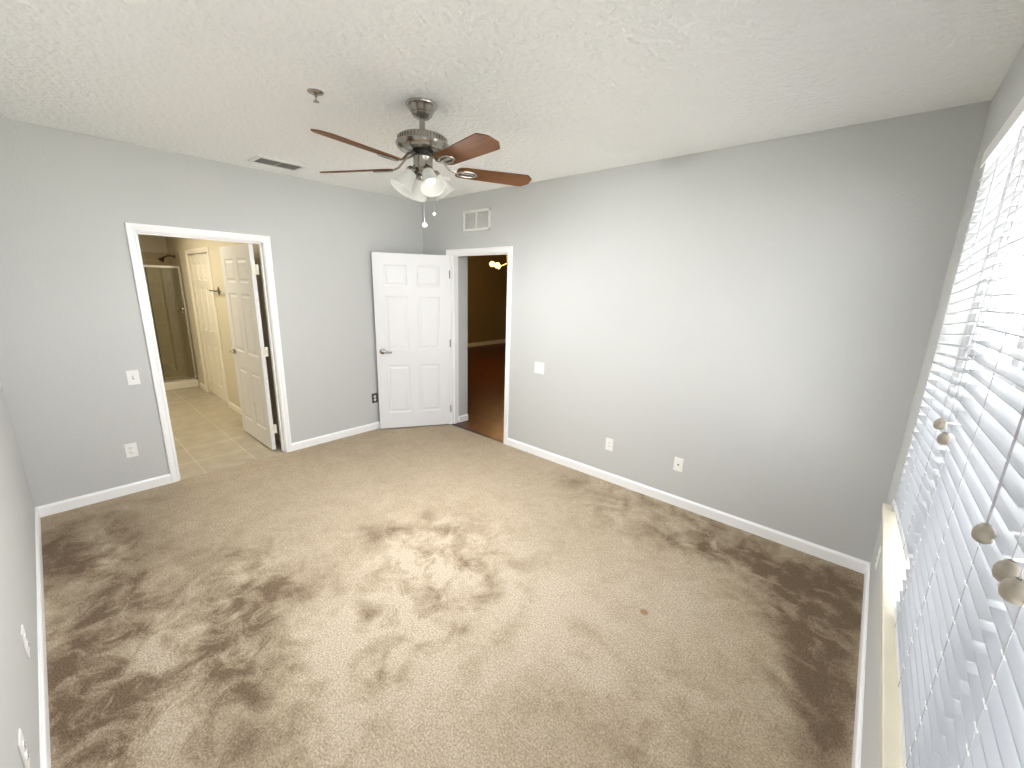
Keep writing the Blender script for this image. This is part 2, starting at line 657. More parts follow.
struct_list = []
struct('ceiling', [(-0.0, LB, -LA, 0, H, H+0.1)], MT['ceiling'])
struct('wall_left', [(-T, 0, -LA-T, AY1-J, 0, H), (-T, 0, AY2+J, 0, 0, H), (-T, 0, AY1-J, AY2+J, AH+J, H)], MT['wall'])
struct('wall_back', [(-T, BX1-J, 0, T, 0, H), (BX2+J, LB+TW, 0, T, 0, H), (BX1-J, BX2+J, 0, T, AH+J, H),
                     (-T, BX1, T, T+0.15, 0, H)], MT['wall'])
struct('wall_right', [(LB, LB+TW, -LA, WY0, 0, H), (LB, LB+TW, WY1, 0, 0, H),
                      (LB, LB+TW, WY0, WY1, 0, WZ0-0.03), (LB, LB+TW, WY0, WY1, WZ1, H)], MT['wall'])
struct('wall_near', [(0, LB+TW, -LA-T, -LA, 0, H)], MT['wall'])


def base_run(name, p0, p1, nrm, h=0.083, t=0.014, m=None):
    """baseboard from p0 to p1 (xy), nrm = direction into the room"""
    p0, p1, nn = Vector((*p0, 0)), Vector((*p1, 0)), Vector((*nrm, 0))
    prof = [(0, 0), (t, 0), (t, h*0.80), (t*0.8, h*0.88), (t*0.45, h*0.94), (t*0.3, h), (0, h)]
    bm = bmesh.new()
    prism(bm, [p0+nn*a+Vector((0, 0, b)) for a, b in prof], p1-p0)
    o = obj(name, bm, m or MT['trim'])
    o['kind'] = 'structure'
    return o


base_run('baseboard_left', (0, -LA), (0, AY1-0.06), (1, 0))
base_run('baseboard_left_corner', (0, AY2+0.06), (0, 0), (1, 0))
base_run('baseboard_back', (BX2+0.06, 0), (LB, 0), (0, -1))
base_run('baseboard_back_corner', (0.014, 0), (BX1-0.06, 0), (0, -1))
base_run('baseboard_right', (LB, -LA), (LB, -0.014), (-1, 0))
base_run('baseboard_near', (0.014, -LA), (LB-0.014, -LA), (0, 1))


def casing(name, axis, c, a0, a1, top, out, w=0.056, rev=0.004):
    """door casing: profile swept round an opening. axis 'x' = wall runs along y at x=c."""
    bm = bmesh.new()
    prof = [(rev, 0), (rev, 0.009), (0.012, 0.013), (0.020, 0.011), (0.040, 0.016), (rev+w-0.004, 0.017), (rev+w, 0.013), (rev+w, 0)]
    path = [lambda r: (a0-r, 0), lambda r: (a0-r, top+r), lambda r: (a1+r, top+r), lambda r: (a1+r, 0)]
    rings = []
    for f in path:
        ring = []
        for r, h in prof:
            a, z = f(r)
            p = (c+out*h, a, z) if axis == 'x' else (a, c+out*h, z)
            ring.append(bm.verts.new(p))
        rings.append(ring)
    for A, B in zip(rings, rings[1:]):
        n = len(A)
        for i in range(n):
            bm.faces.new((A[i], A[(i+1) % n], B[(i+1) % n], B[i]))
    bm.faces.new(rings[0])
    bm.faces.new(rings[-1][::-1])
    o = obj(name, bm, MT['trim'])
    o['kind'] = 'structure'
    return o


casing('trim_1', 'x', 0, AY1, AY2, AH, 1)
casing('trim_2', 'x', -T, AY1, AY2, AH, -1)
casing('trim_3', 'y', 0, BX1, BX2, AH, -1)
# jambs with a stop
struct('trim_4', [(-T, 0, AY1-J, AY1, 0, AH+J), (-T, 0, AY2, AY2+J, 0, AH+J), (-T, 0, AY1, AY2, AH, AH+J),
                  (-0.075, -0.045, AY1, AY1+0.011, 0, AH), (-0.075, -0.045, AY2-0.011, AY2, 0, AH), (-0.075, -0.045, AY1, AY2, AH-0.011, AH)], MT['trim'])
struct('trim_5', [(BX1-J, BX1, 0, T, 0, AH+J), (BX2, BX2+J, 0, T, 0, AH+J), (BX1, BX2, 0, T, AH, AH+J),
                  (BX1, BX1+0.011, 0.045, 0.075, 0, AH), (BX2-0.011, BX2, 0.045, 0.075, 0, AH), (BX1, BX2, 0.045, 0.075, AH-0.011, AH)], MT['trim'])


# ------------------------------------------------------------------ panelled doors
def panel_slab(bm, w, h, t, cols, rows, groove=0.007):
    """slab from x=0..w, y=-t/2..t/2, z=0..h with raised panels on both faces"""
    xs = sorted({0, w, *[c for r in cols for c in r]})
    zs = sorted({0, h, *[c for r in rows for c in r]})
    for sgn in (-1, 1):
        y = sgn*t/2
        for xa, xb in zip(xs, xs[1:]):
            for za, zb in zip(zs, zs[1:]):
                if (xa, xb) in cols and (za, zb) in rows:
                    rings = []
                    for ins, d in ((0, 0), (0.004, 0.004), (0.010, groove), (0.024, groove), (0.040, 0.0015)):
                        rings.append([bm.verts.new((px, y-sgn*d, pz)) for px, pz in
                                      ((xa+ins, za+ins), (xb-ins, za+ins), (xb-ins, zb-ins), (xa+ins, zb-ins))])
                    for A, B in zip(rings, rings[1:]):
                        for i in range(4):
                            bm.faces.new((A[i], A[(i+1) % 4], B[(i+1) % 4], B[i]))
                    bm.faces.new(rings[-1])
                else:
                    bm.faces.new([bm.verts.new(p) for p in ((xa, y, za), (xb, y, za), (xb, y, zb), (xa, y, zb))])
    for a, b in (((0, 0), (w, 0)), ((w, 0), (w, h)), ((w, h), (0, h)), ((0, h), (0, 0))):
        bm.faces.new([bm.verts.new(p) for p in ((a[0], -t/2, a[1]), (b[0], -t/2, b[1]), (b[0], t/2, b[1]), (a[0], t/2, a[1]))])
    bmesh.ops.remove_doubles(bm, verts=bm.verts, dist=1e-5)


ROWS = [(0.19, 0.77), (0.955, 1.565), (1.675, 1.905)]


def six_panel(name, w, h, loc, ang, lever_dir, m=None):
    bm = bmesh.new()
    cols = [(0.115, w/2-0.055), (w/2+0.055, w-0.115)]
    panel_slab(bm, w, h, 0.035, cols, ROWS)
    d = obj(name, bm, m or MT['door'])
    d['kind'] = 'structure'
    d.location = loc
    d.rotation_euler = (0, 0, ang)
    for s in (-1, 1):
        bm = bmesh.new()
        Mx = Matrix.Translation((w-0.065, s*0.0175, 0.935)) @ Matrix.Rotation(-s*PI/2, 4, 'X')
        lathe(bm, [(0.0, 0.0), (0.031, 0.0), (0.031, 0.006), (0.026, 0.011), (0.013, 0.014), (0.011, 0.034), (0.013, 0.046), (0.0, 0.048)], Mx, 24)
        y = s*(0.0175+0.040)
        tube(bm, [(w-0.065, y, 0.935), (w-0.09, y, 0.937), (w-0.12, y, 0.934), (w-0.150, y-s*0.003, 0.928), (w-0.172, y-s*0.006, 0.931)],
             [0.010, 0.0095, 0.008, 0.007, 0.006], 10)
        obj('door_handle', bm, MT['nickel'], d, smooth=True)
    # latch plate on the free edge
    boxes('latch_plate', [(w-0.0005, w+0.0012, -0.012, 0.012, 0.905, 0.965)], MT['nickel'], d)
    return d


# dining-room door, open into the bedroom
ANG = 1.01906
dw = 0.84698
off = Vector((-math.sin(ANG), math.cos(ANG), 0))
ld = Vector((-math.cos(ANG), -math.sin(ANG), 0))
nback = Vector((math.cos(PI/2+ANG+PI/2), math.sin(PI/2+ANG+PI/2), 0))
# normal pointing away from the camera
nb = Vector((-math.sin(ANG), math.cos(ANG), 0))
d1 = six_panel('door_1', dw, 2.03, Vector((BX1, -0.014, 0.014))+nb*0.0175, PI+ANG, 1)
for z in (0.20, 1.02, 1.82):
    bm = bmesh.new()
    M_ = Matrix.Translation((0.0, 0.0175+0.004, z))
    lathe(bm, [(0.0, -0.045), (0.006, -0.045), (0.006, 0.045), (0.0, 0.045)], M_, 12)
    box(bm, -0.002, 0.0, -0.016, 0.018, z-0.044, z+0.044)
    obj('hinge', bm, MT['nickel'], d1)

# bathroom door, open into the bathroom
d2 = six_panel('door_2', 0.855, 2.03, Vector((-T-0.012, AY2-0.062, 0.012)), PI-0.045+0.06, 1)
for z in (0.22, 1.02, 1.80):
    bm = bmesh.new()
    box(bm, -0.004, 0.020, -0.0225, -0.0195, z-0.046, z+0.046)
    box(bm, -0.010, 0.006, -0.040, -0.0195, z-0.046, z+0.046)
    box(bm, -0.004, 0.000, -0.045, 0.015, z-0.046, z+0.046)
    obj('hinge', bm, MT['bathtrim'], d2, label='painted hinge')

# ------------------------------------------------------------------ bathroom
BY = -1.69            # closet wall plane
SX = -3.76            # shower front
struct('floor_bathroom', [(-4.75, 0, -3.6, BY+0.6, -0.05, -0.002)], MT['bathtile'])
struct('ceiling_bathroom', [(-4.75, -T, -3.6, 0, 2.46, 2.56)], MT['bathwall'])
CX0, CX1 = -3.26, -2.20     # closet opening
struct('wall_bathroom_closet', [(CX1, -T, BY, BY+0.10, 0, 2.46), (-3.50, CX0, BY, BY+0.10, 0, 2.46), (CX0, CX1, BY, BY+0.10, 2.04, 2.46),
                                (CX0, CX1, BY+0.35, BY+0.40, 0, 2.46)], MT['bathwall'])
struct('wall_bathroom_opposite', [(-4.75, -T, -3.6, -3.5, 0, 2.46)], MT['bathwall'])
struct('wall_bathroom_far', [(-4.75, -4.65, -3.5, BY+0.1, 2.10, 2.46), (-4.65, SX, BY+0.02, BY+0.10, 2.10, 2.46), (SX, -3.50, BY, BY+0.10, 0, 2.46),
                             (SX-0.1, SX, -3.5, -2.62, 0, 2.46)], MT['bathwall'])
struct('wall_shower_back', [(-4.75, -4.64, -3.5, BY+0.02, 0, 2.10)], MT['showertile'])
struct('wall_shower_side', [(-4.64, SX, BY+0.01, BY+0.10, 0, 2.10)], MT['showertile2'])
base_run('baseboard_bathroom', (CX1+0.062, BY), (-T, BY), (0, -1), m=MT['bathtrim'])
base_run('baseboard_bathroom_corner', (-3.68, BY), (CX0-0.062, BY), (0, -1), m=MT['bathtrim'])
t6 = casing('trim_6', 'y', BY, CX0, CX1, 2.04, -1)
t6.data.materials[0] = MT['bathtrim']
# closet pair of panelled bifold leaves
cw = (CX1-CX0)/2
d3 = bpy.data.objects.new('door_3', None)
COL.objects.link(d3)
d3.location = (CX0, BY+0.04, 0.012)
d3['kind'] = 'structure'
for k in range(2):
    for q in range(2):
        bm = bmesh.new()
        lw = cw/2-0.003
        panel_slab(bm, lw, 2.015, 0.03, [(0.055, lw-0.055)], ROWS)
        p = obj('door_panel', bm, MT['bathtrim'], d3)
        p.location = (k*cw+q*cw/2+0.0015, 0, 0)
        if q == (1 if k == 0 else 0):
            bm = bmesh.new()
            Mx = Matrix.Translation((lw/2, -0.015, 0.98)) @ Matrix.Rotation(PI/2, 4, 'X')
            lathe(bm, [(0, 0), (0.009, 0), (0.007, 0.014), (0.017, 0.022), (0.015, 0.032), (0, 0.035)], Mx, 16)
            obj('knob', bm, MT['bathtrim'], p, smooth=True)

# robe hook bar
t = thing('towel_bar', 'short dark metal towel bar on the cream bathroom wall beside the open door', 'towel bar', (-1.93, BY, 1.565))
bm = bmesh.new()
tube(bm, [(-0.24, -0.045, 0), (0.24, -0.045, 0)], 0.008, 10)
obj('bar', bm, MT['nickel'], t, smooth=True)
bm = bmesh.new()
prism(bm, [Vector((math.cos(a)*0.055, 0, math.sin(a)*0.055)) for a in (0, PI/2, PI, 3*PI/2)], Vector((0, -0.010, 0)))
tube(bm, [(0, -0.008, 0), (0, -0.045, 0)], 0.010, 10)
obj('mount', bm, MT['nickel'], t)

# shower: pan, framed glass
t = thing('shower_enclosure', 'chrome framed glass shower door above a cream curb at the far end of the bathroom', 'shower', (SX, -2.16, 0))
sy0, sy1 = -2.60+2.16, BY+2.16-0.004
boxes('shower_curb', [(-0.10, 0.0, sy0, sy1, 0, 0.115)], MT['pan'], t, bevel=0.008)
boxes('shower_pan', [(-0.87, -0.10, sy0-0.0, sy1, 0, 0.05)], MT['pan'], t)
fz0, fz1 = 0.115, 1.885
fr = [(-0.065, -0.030, sy0, sy1, fz0, fz0+0.025), (-0.070, -0.025, sy0, sy1, fz1-0.035, fz1),
      (-0.065, -0.030, sy1-0.030, sy1, fz0, fz1), (-0.065, -0.030, sy0, sy0+0.03, fz0, fz1), (-0.060, -0.035, 0.02, 0.045, fz0, fz1)]
boxes('door_frame', fr, MT['chrome'], t, bevel=0.003)
boxes('glass_panel', [(-0.050, -0.044, sy0+0.01, sy1-0.01, fz0+0.01, fz1-0.01)], MT['showerglass'], t)
boxes('door_edge', [(-0.058, -0.036, 0.052, 0.060, fz0+0.03, fz1-0.04)], MT['nickel_dark'], t)

t = thing('shower_head', 'dark metal shower head on a curved arm above the shower door', 'shower head', (-4.13, BY+0.01, 2.03))
bm = bmesh.new()
tube(bm, [(0, 0, 0), (0, -0.05, 0.01), (0, -0.10, 0.005), (0, -0.14, -0.02)], 0.011, 10)
obj('shower_arm', bm, MT['bronze'], t, smooth=True)
bm = bmesh.new()
Mx = Matrix.Rotation(-PI/2, 4, 'X').inverted()
lathe(bm, [(0, 0), (0.03, 0), (0.026, 0.008), (0.012, 0.012)], Mx, 20)
obj('flange', bm, MT['bronze'], t, smooth=True)
bm = bmesh.new()
Mx = Matrix.Translation((0, -0.135, -0.015)) @ Matrix.Rotation(math.radians(-140), 4, 'X').inverted()
lathe(bm, [(0, 0), (0.014, 0), (0.018, 0.02), (0.038, 0.06), (0.042, 0.075), (0, 0.078)], Mx, 20)
obj('spray_head', bm, MT['bronze'], t, smooth=True)
t = thing('shower_valve', 'round metal shower mixer valve with a lever, seen through the shower glass', 'shower valve', (-4.13, BY+0.01, 1.22))
bm = bmesh.new()
Mx = Matrix.Rotation(PI/2, 4, 'X')
lathe(bm, [(0, 0), (0.075, 0), (0.070, 0.008), (0.03, 0.012), (0.028, 0.05), (0, 0.055)], Mx, 28)
obj('valve_plate', bm, MT['chrome'], t, smooth=True)
bm = bmesh.new()
tube(bm, [(0, -0.05, 0), (-0.03, -0.07, -0.01), (-0.08, -0.075, -0.03)], [0.012, 0.010, 0.007], 10)
obj('lever', bm, MT['chrome'], t, smooth=True)

# ------------------------------------------------------------------ dining room beyond the open door
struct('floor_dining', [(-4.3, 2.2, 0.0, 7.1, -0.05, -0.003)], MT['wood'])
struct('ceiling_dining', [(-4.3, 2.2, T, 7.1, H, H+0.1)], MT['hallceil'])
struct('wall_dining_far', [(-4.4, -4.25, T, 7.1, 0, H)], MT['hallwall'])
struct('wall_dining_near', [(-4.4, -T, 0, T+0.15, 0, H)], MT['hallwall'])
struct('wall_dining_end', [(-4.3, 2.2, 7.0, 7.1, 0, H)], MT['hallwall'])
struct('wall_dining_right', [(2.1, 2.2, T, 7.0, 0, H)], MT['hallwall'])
base_run('baseboard_dining_far', (-4.25, T+0.15), (-4.25, 7.0), (1, 0), h=0.10)
base_run('baseboard_dining_jamb', (BX1, T), (BX1, T+0.15), (1, 0))
struct('trim_7', [(BX1, BX2, -0.005, 0.04, -0.002, 0.004)], MT['nickel_dark'])

ch = thing('chandelier', 'dining-room chandelier with lit amber globes seen through the open doorway', 'chandelier', (-1.40, 3.10, 2.2))
bm = bmesh.new()
tube(bm, [(0, 0, H-2.2), (0, 0, 0.0)], 0.010, 8)
lathe(bm, [(0, 0.1), (0.035, 0.08), (0.02, 0.0), (0.04, -0.05), (0, -0.1)], None, 16)
lathe(bm, [(0, H-2.2), (0.06, H-2.2), (0.05, H-2.23), (0, H-2.235)], None, 20)
obj('stem', bm, MT['brass'], ch, smooth=True)
for k, (gx, gy, gz) in enumerate(((-1.712, 2.98, 2.14), (-1.50, 2.93, 2.088), (-1.33, 3.30, 2.11), (-1.10, 3.05, 2.10), (-1.38, 2.78, 2.10))):
    g = Vector((gx+1.40, gy-3.10, gz-2.2))
    bm = bmesh.new()
    tube(bm, [(0, 0, -0.04), (g.x*0.5, g.y*0.5, -0.10), (g.x*0.95, g.y*0.95, g.z-0.02), (g.x, g.y, g.z-0.07)], 0.007, 8)
    lathe(bm, [(0, -0.075), (0.022, -0.075), (0.028, -0.055), (0, -0.05)], Matrix.Translation(g), 12)
    a = obj('arm', bm, MT['brass'], ch, smooth=True)
    bm = bmesh.new()
    bmesh.ops.create_icosphere(bm, subdivisions=3, radius=0.055, matrix=Matrix.Translation(g))
    obj('globe', bm, MT['globe'], a, smooth=True, label='lit amber glass globe')

# ------------------------------------------------------------------ wall plates
def plate(name, w, label, cat, origin, ang, kind, group=None):
    """plate lies in local xz plane facing -y"""
    t = thing(name, label, cat, origin, ang, {'wall outlet': 'wall outlets of the bedroom', 'light switch': 'light switches of the bedroom'}[cat])
    bm = bmesh.new()
    box(bm, -w/2, w/2, -0.006, 0, -0.0575, 0.0575)
    obj('cover_plate', bm, MT['plate'], t, bevel=0.0025)
    if kind == 'outlet':
        for s in (-1, 1):
            bm = bmesh.new()
            lathe(bm, [(0, 0), (0.0165, 0), (0.0155, 0.0025), (0, 0.0025)], Matrix.Translation((0, -0.006, s*0.0195)) @ Matrix.Rotation(PI/2, 4, 'X'), 24)
            r = obj('receptacle', bm, MT['plate'], t)
            for sl in ((-0.0075, -0.0050, -0.0092, -0.008, s*0.0195-0.002, s*0.0195+0.008), (0.0050, 0.0075, -0.0092, -0.008, s*0.0195-0.002, s*0.0195+0.007),
                       (-0.002, 0.002, -0.0092, -0.008, s*0.0195-0.010, s*0.0195-0.006)):
                boxes('slot', [sl], MT['plate_dark'], r)
    elif kind == 'decora':
        boxes('receptacle', [(-0.0165, 0.0165, -0.0085, -0.006, -0.033, 0.033)], MT['plate'], t, bevel=0.001)
        bl = []
        for s in (-1, 1):
            bl += [(-0.0075, -0.005, -0.0092, -0.008, s*0.0165-0.003, s*0.0165+0.005), (0.005, 0.0075, -0.0092, -0.008, s*0.0165-0.003, s*0.0165+0.005)]
        for sl in bl:
            boxes('slot', [sl], MT['plate_dark'], t)
    elif kind == 'toggle':
        boxes('toggle', [(-0.0045, 0.0045, -0.016, -0.006, -0.004, 0.010)], MT['plate'], t, bevel=0.001)
        boxes('toggle_slot', [(-0.0055, 0.0055, -0.0066, -0.006, -0.0125, 0.0125)], MT['plate_dark'], t)
    elif kind == 'rocker2':
        for s in (-1, 1):
            boxes('rocker', [(s*0.023-0.0165, s*0.023+0.0165, -0.0095, -0.006, -0.033, 0.033)], MT['plate'], t, bevel=0.002)
    elif kind == 'coax':
        bm = bmesh.new()
        lathe(bm, [(0, 0), (0.007, 0), (0.007, 0.004), (0.0045, 0.004), (0.0045, 0.012), (0, 0.012)], Matrix.Translation((0, -0.006, 0)) @ Matrix.Rotation(PI/2, 4, 'X'), 12)
        obj('coax_jack', bm, MT['nickel'], t)
    return t


plate('light_switch', 0.118, 'white double rocker light switch on the grey wall right of the dining doorway', 'light switch', (1.868, 0, 0.934), 0, 'rocker2')
plate('wall_outlet', 0.074, 'white rectangular outlet low on the long grey wall, nearer the dining doorway', 'wall outlet', (2.70, 0, 0.354), 0, 'decora')
plate('cable_outlet', 0.074, 'white cable jack plate with a metal stud low on the long grey wall', 'wall outlet', (3.32, 0, 0.357), 0, 'coax')
plate('light_switch', 0.074, 'single white toggle light switch left of the bathroom doorway', 'light switch', (0, -2.818, 0.945), PI/2, 'toggle')
plate('wall_outlet', 0.074, 'white double outlet below the toggle switch left of the bathroom doorway', 'wall outlet', (0, -2.912, 0.360), PI/2, 'outlet')
plate('wall_outlet', 0.074, 'white outlet on the window wall below the sill by the far corner', 'wall outlet', (LB, -0.40, 0.33), -PI/2, 'outlet')
plate('wall_outlet', 0.074, 'white outlet on the near left wall, the one farther from the camera', 'wall outlet', (2.03, -LA, 0.317), PI, 'outlet')
plate('wall_outlet', 0.074, 'white outlet on the near left wall, the one at the bottom edge of the photo', 'wall outlet', (2.612, -LA, 0.319), PI, 'outlet')
tk = plate('wall_outlet', 0.074, 'small dark socket on the left wall half hidden behind the open white door', 'wall outlet', (0, -0.747, 0.385), PI/2, 'outlet')
for c in tk.children:
    if c.name.startswith('cover'):
        c.data.materials[0] = MT['plate_dark']

# ------------------------------------------------------------------ vents, sprinkler, detector
t = thing('ceiling_vent', 'white ceiling air register with two dark louvred halves near the left wall', 'vent', (0.37, -1.72, H))
w2, l2 = 0.105, 0.178
fr = [(-w2-0.012, -w2+0.022, -l2-0.012, l2+0.012, -0.010, 0), (w2-0.022, w2+0.012, -l2-0.012, l2+0.012, -0.010, 0),
      (-w2, w2, -l2-0.012, -l2+0.022, -0.010, 0), (-w2, w2, l2-0.022, l2+0.012, -0.010, 0), (-w2, w2, -0.008, 0.008, -0.009, 0)]
boxes('frame', fr, MT['vent'], t, bevel=0.003)
bm = bmesh.new()
for k in range(9):
    x = -w2+0.028+k*(2*w2-0.056)/8
    box(bm, -0.009, 0.009, -l2+0.02, l2-0.02, -0.0008, 0.0008, Matrix.Translation((x, 0, -0.006)) @ Matrix.Rotation(math.radians(38), 4, 'Y'))
obj('louvres', bm, MT['vent_in'], t)
boxes('duct', [(-w2+0.01, w2-0.01, -l2+0.01, l2-0.01, -0.0015, 0)], MT['duct'], t)

t = thing('wall_vent', 'white return air grille with two panels on the grey wall above the dining door', 'vent', (0.952, 0, 2.393))
a2, h2 = 0.205, 0.105
fr = [(-a2, a2, -0.012, 0, -h2, -h2+0.024), (-a2, a2, -0.012, 0, h2-0.024, h2), (-a2, -a2+0.024, -0.012, 0, -h2, h2), (a2-0.024, a2, -0.012, 0, -h2, h2),
      (-0.008, 0.008, -0.011, 0, -h2, h2)]
boxes('frame', fr, MT['vent'], t, bevel=0.002)
bm = bmesh.new()
for k in range(13):
    z = -h2+0.028+k*(2*h2-0.056)/12
    box(bm, -a2+0.02, a2-0.02, -0.007, 0.007, -0.0007, 0.0007, Matrix.Translation((0, -0.006, z)) @ Matrix.Rotation(math.radians(40), 4, 'X'))
obj('louvres', bm, MT['vent'], t)
boxes('duct', [(-a2+0.01, a2-0.01, -0.0015, 0, -h2+0.01, h2-0.01)], MT['grille_back'], t)

t = thing('fire_sprinkler', 'small chrome fire sprinkler hanging from the ceiling left of the fan', 'sprinkler', (1.965, -2.113, H))
bm = bmesh.new()
lathe(bm, [(0, 0), (0.040, 0), (0.038, -0.004), (0.022, -0.012), (0.016, -0.013), (0, -0.013)], None, 28)
obj('escutcheon', bm, MT['nickel'], t, smooth=True)
bm = bmesh.new()
lathe(bm, [(0, -0.012), (0.009, -0.012), (0.009, -0.020), (0.005, -0.022), (0.0, -0.022)], None, 12)
for s in (-1, 1):
    tube(bm, [(s*0.007, 0, -0.018), (s*0.011, 0, -0.030), (s*0.003, 0, -0.043)], 0.002, 6)
tube(bm, [(0, 0, -0.02), (0, 0, -0.040)], 0.0022, 6)
obj('sprinkler_body', bm, MT['nickel'], t)
bm = bmesh.new()
lathe(bm, [(0, -0.043), (0.014, -0.043), (0.015, -0.0455), (0, -0.0465)], None, 16)
obj('deflector', bm, MT['nickel'], t)

t = thing('smoke_detector', 'small round white smoke detector on the ceiling behind the fan', 'smoke detector', (1.13, -0.60, H))
bm = bmesh.new()
lathe(bm, [(0, 0), (0.068, 0), (0.068, -0.008), (0.060, -0.028), (0.045, -0.036), (0, -0.037)], None, 32)
obj('casing', bm, MT['plate'], t, smooth=True)
bm = bmesh.new()
lathe(bm, [(0, -0.036), (0.010, -0.036), (0.009, -0.040), (0, -0.040)], Matrix.Translation((0.02, 0, 0)), 12)
obj('test_button', bm, MT['vent'], t)

# ------------------------------------------------------------------ ceiling fan
FX, FY = 2.279, -1.684
fan = thing('ceiling_fan', 'brushed nickel ceiling fan with five cherry-brown blades and a cluster of frosted lights', 'ceiling fan', (FX, FY, H))


def fz(z):
    return z-H


bm = bmesh.new()
lathe(bm, [(0, 0), (0.084, 0), (0.086, -0.005), (0.083, -0.011), (0.078, -0.013), (0.070, -0.024), (0.060, -0.040), (0.055, -0.045), (0.056, -0.049), (0.050, -0.058), (0.036, -0.068), (0.020, -0.071), (0, -0.071)], None, 40)
obj('canopy', bm, MT['nickel'], fan, smooth=True)
bm = bmesh.new()
lathe(bm, [(0, -0.07), (0.0155, -0.07), (0.0155, fz(2.530)), (0.025, fz(2.526)), (0.027, fz(2.508)), (0, fz(2.508))], None, 20)
obj('downrod', bm, MT['nickel'], fan, smooth=True)
bm = bmesh.new()
lathe(bm, [(0.02, fz(2.511)), (0.095, fz(2.511)), (0.120, fz(2.508)), (0.126, fz(2.504)), (0.127, fz(2.501)), (0.129, fz(2.499)), (0.131, fz(2.476)), (0.143, fz(2.473)), (0.146, fz(2.467)),
           (0.143, fz(2.461)), (0.139, fz(2.452)), (0.126, fz(2.440)), (0.100, fz(2.432)), (0.060, fz(2.428)), (0, fz(2.428))], None, 48)
for k in range(44):
    a = 2*PI*k/44
    box(bm, 0.125, 0.1355, -0.0043, 0.0043, fz(2.477), fz(2.498), Matrix.Rotation(a, 4, 'Z'))
obj('motor_housing', bm, MT['nickel'], fan, smooth=True)
bm = bmesh.new()
lathe(bm, [(0, fz(2.429)), (0.060, fz(2.429)), (0.060, fz(2.408)), (0, fz(2.408))], None, 32)
obj('flywheel', bm, MT['nickel_dark'], fan)
bm = bmesh.new()
lathe(bm, [(0, fz(2.409)), (0.053, fz(2.409)), (0.055, fz(2.404)), (0.053, fz(2.400)), (0.053, fz(2.350)), (0.055, fz(2.345)), (0.048, fz(2.335)), (0.030, fz(2.325)), (0.012, fz(2.318)), (0, fz(2.316))], None, 36)
light_kit = obj('light_kit', bm, MT['nickel'], fan, smooth=True)
BZ = 2.352
bo = [(0.19, 0.040), (0.205, 0.052), (0.23, 0.058), (0.602, 0.070), (0.612, 0.068), (0.645, 0.036), (0.649, 0.028), (0.650, 0.0)]
PITCHB = math.radians(13)
for k in range(5):
    a = math.radians(63+72*k)
    # CW edge up: local -y raised
    Mb = Matrix.Rotation(a, 4, 'Z') @ Matrix.Translation((0, 0, fz(BZ))) @ Matrix.Rotation(-PITCHB, 4, 'X')
    bm = bmesh.new()
    top = [(x, y) for x, y in bo] + [(x, -y) for x, y in bo[-2::-1]]
    v0 = [bm.verts.new((x, y, -0.003)) for x, y in top]
    v1 = [bm.verts.new((x, y, 0.003)) for x, y in top]
    n = len(top)
    bm.faces.new(v0)
    bm.faces.new(v1)
    for i in range(n):
        bm.faces.new((v0[i], v0[(i+1) % n], v1[(i+1) % n], v1[i]))
    bl = obj('blade', bm, MT['blade'], fan)
    bl.matrix_local = Mb
    # bracket in the blade's own frame
    bm = bmesh.new()
    ring = [(0.252+0.056*math.cos(t_), 0.030*math.sin(t_), -0.0065) for t_ in [2*PI*i/28 for i in range(28)]]
    tube(bm, ring, 0.0065, 8, closed=True)
    tube(bm, [(0.215, 0, -0.006), (0.29, 0, -0.006)], 0.009, 8, flat=0.5)
    Rinv = Mb.inverted()
    hub = Rinv @ (Matrix.Rotation(a, 4, 'Z') @ Vector((0.055, 0, fz(2.418))))
    mid = Rinv @ (Matrix.Rotation(a, 4, 'Z') @ Vector((0.105, 0, fz(2.402))))
    mid2 = Rinv @ (Matrix.Rotation(a, 4, 'Z') @ Vector((0.150, 0, fz(2.360))))
    tube(bm, [hub, hub.lerp(mid, 0.6), mid, mid2, Vector((0.200, 0, -0.008))], [0.011, 0.010, 0.009, 0.009, 0.009], 10, flat=0.6)
    obj('blade_bracket', bm, MT['nickel'], bl, smooth=True)
for k in range(4):
    a = math.radians(344+90*k)
    tilt = math.radians(36)
    base = Vector((0.050*math.cos(a), 0.050*math.sin(a), fz(2.343)))
    dirv = Vector((math.cos(a)*math.sin(tilt), math.sin(a)*math.sin(tilt), -math.cos(tilt)))
    Mq = Matrix.Translation(base) @ dirv.to_track_quat('Z', 'Y').to_matrix().to_4x4()
    bm = bmesh.new()
    lathe(bm, [(0, -0.02), (0.014, -0.02), (0.014, 0.004), (0.028, 0.010), (0.034, 0.022), (0.034, 0.034), (0, 0.034)], Mq, 24)
    obj('lamp_holder', bm, MT['nickel'], light_kit, smooth=True)
    bm = bmesh.new()
    pr = [(0.030, 0.024), (0.033, 0.045), (0.038, 0.070), (0.046, 0.098), (0.056, 0.122), (0.067, 0.140)]
    lathe(bm, pr + [(r-0.003, z) for r, z in pr[::-1]], Mq, 40)
    sh = obj('lamp_shade', bm, MT['frost'], fan, smooth=True)
    bm = bmesh.new()
    lathe(bm, [(0.001, 0.03), (0.013, 0.034), (0.015, 0.050), (0.023, 0.075), (0.026, 0.092), (0.022, 0.107), (0.012, 0.115), (0.001, 0.118)], Mq, 24)
    obj('light_bulb', bm, MT['bulb'], sh, smooth=True)


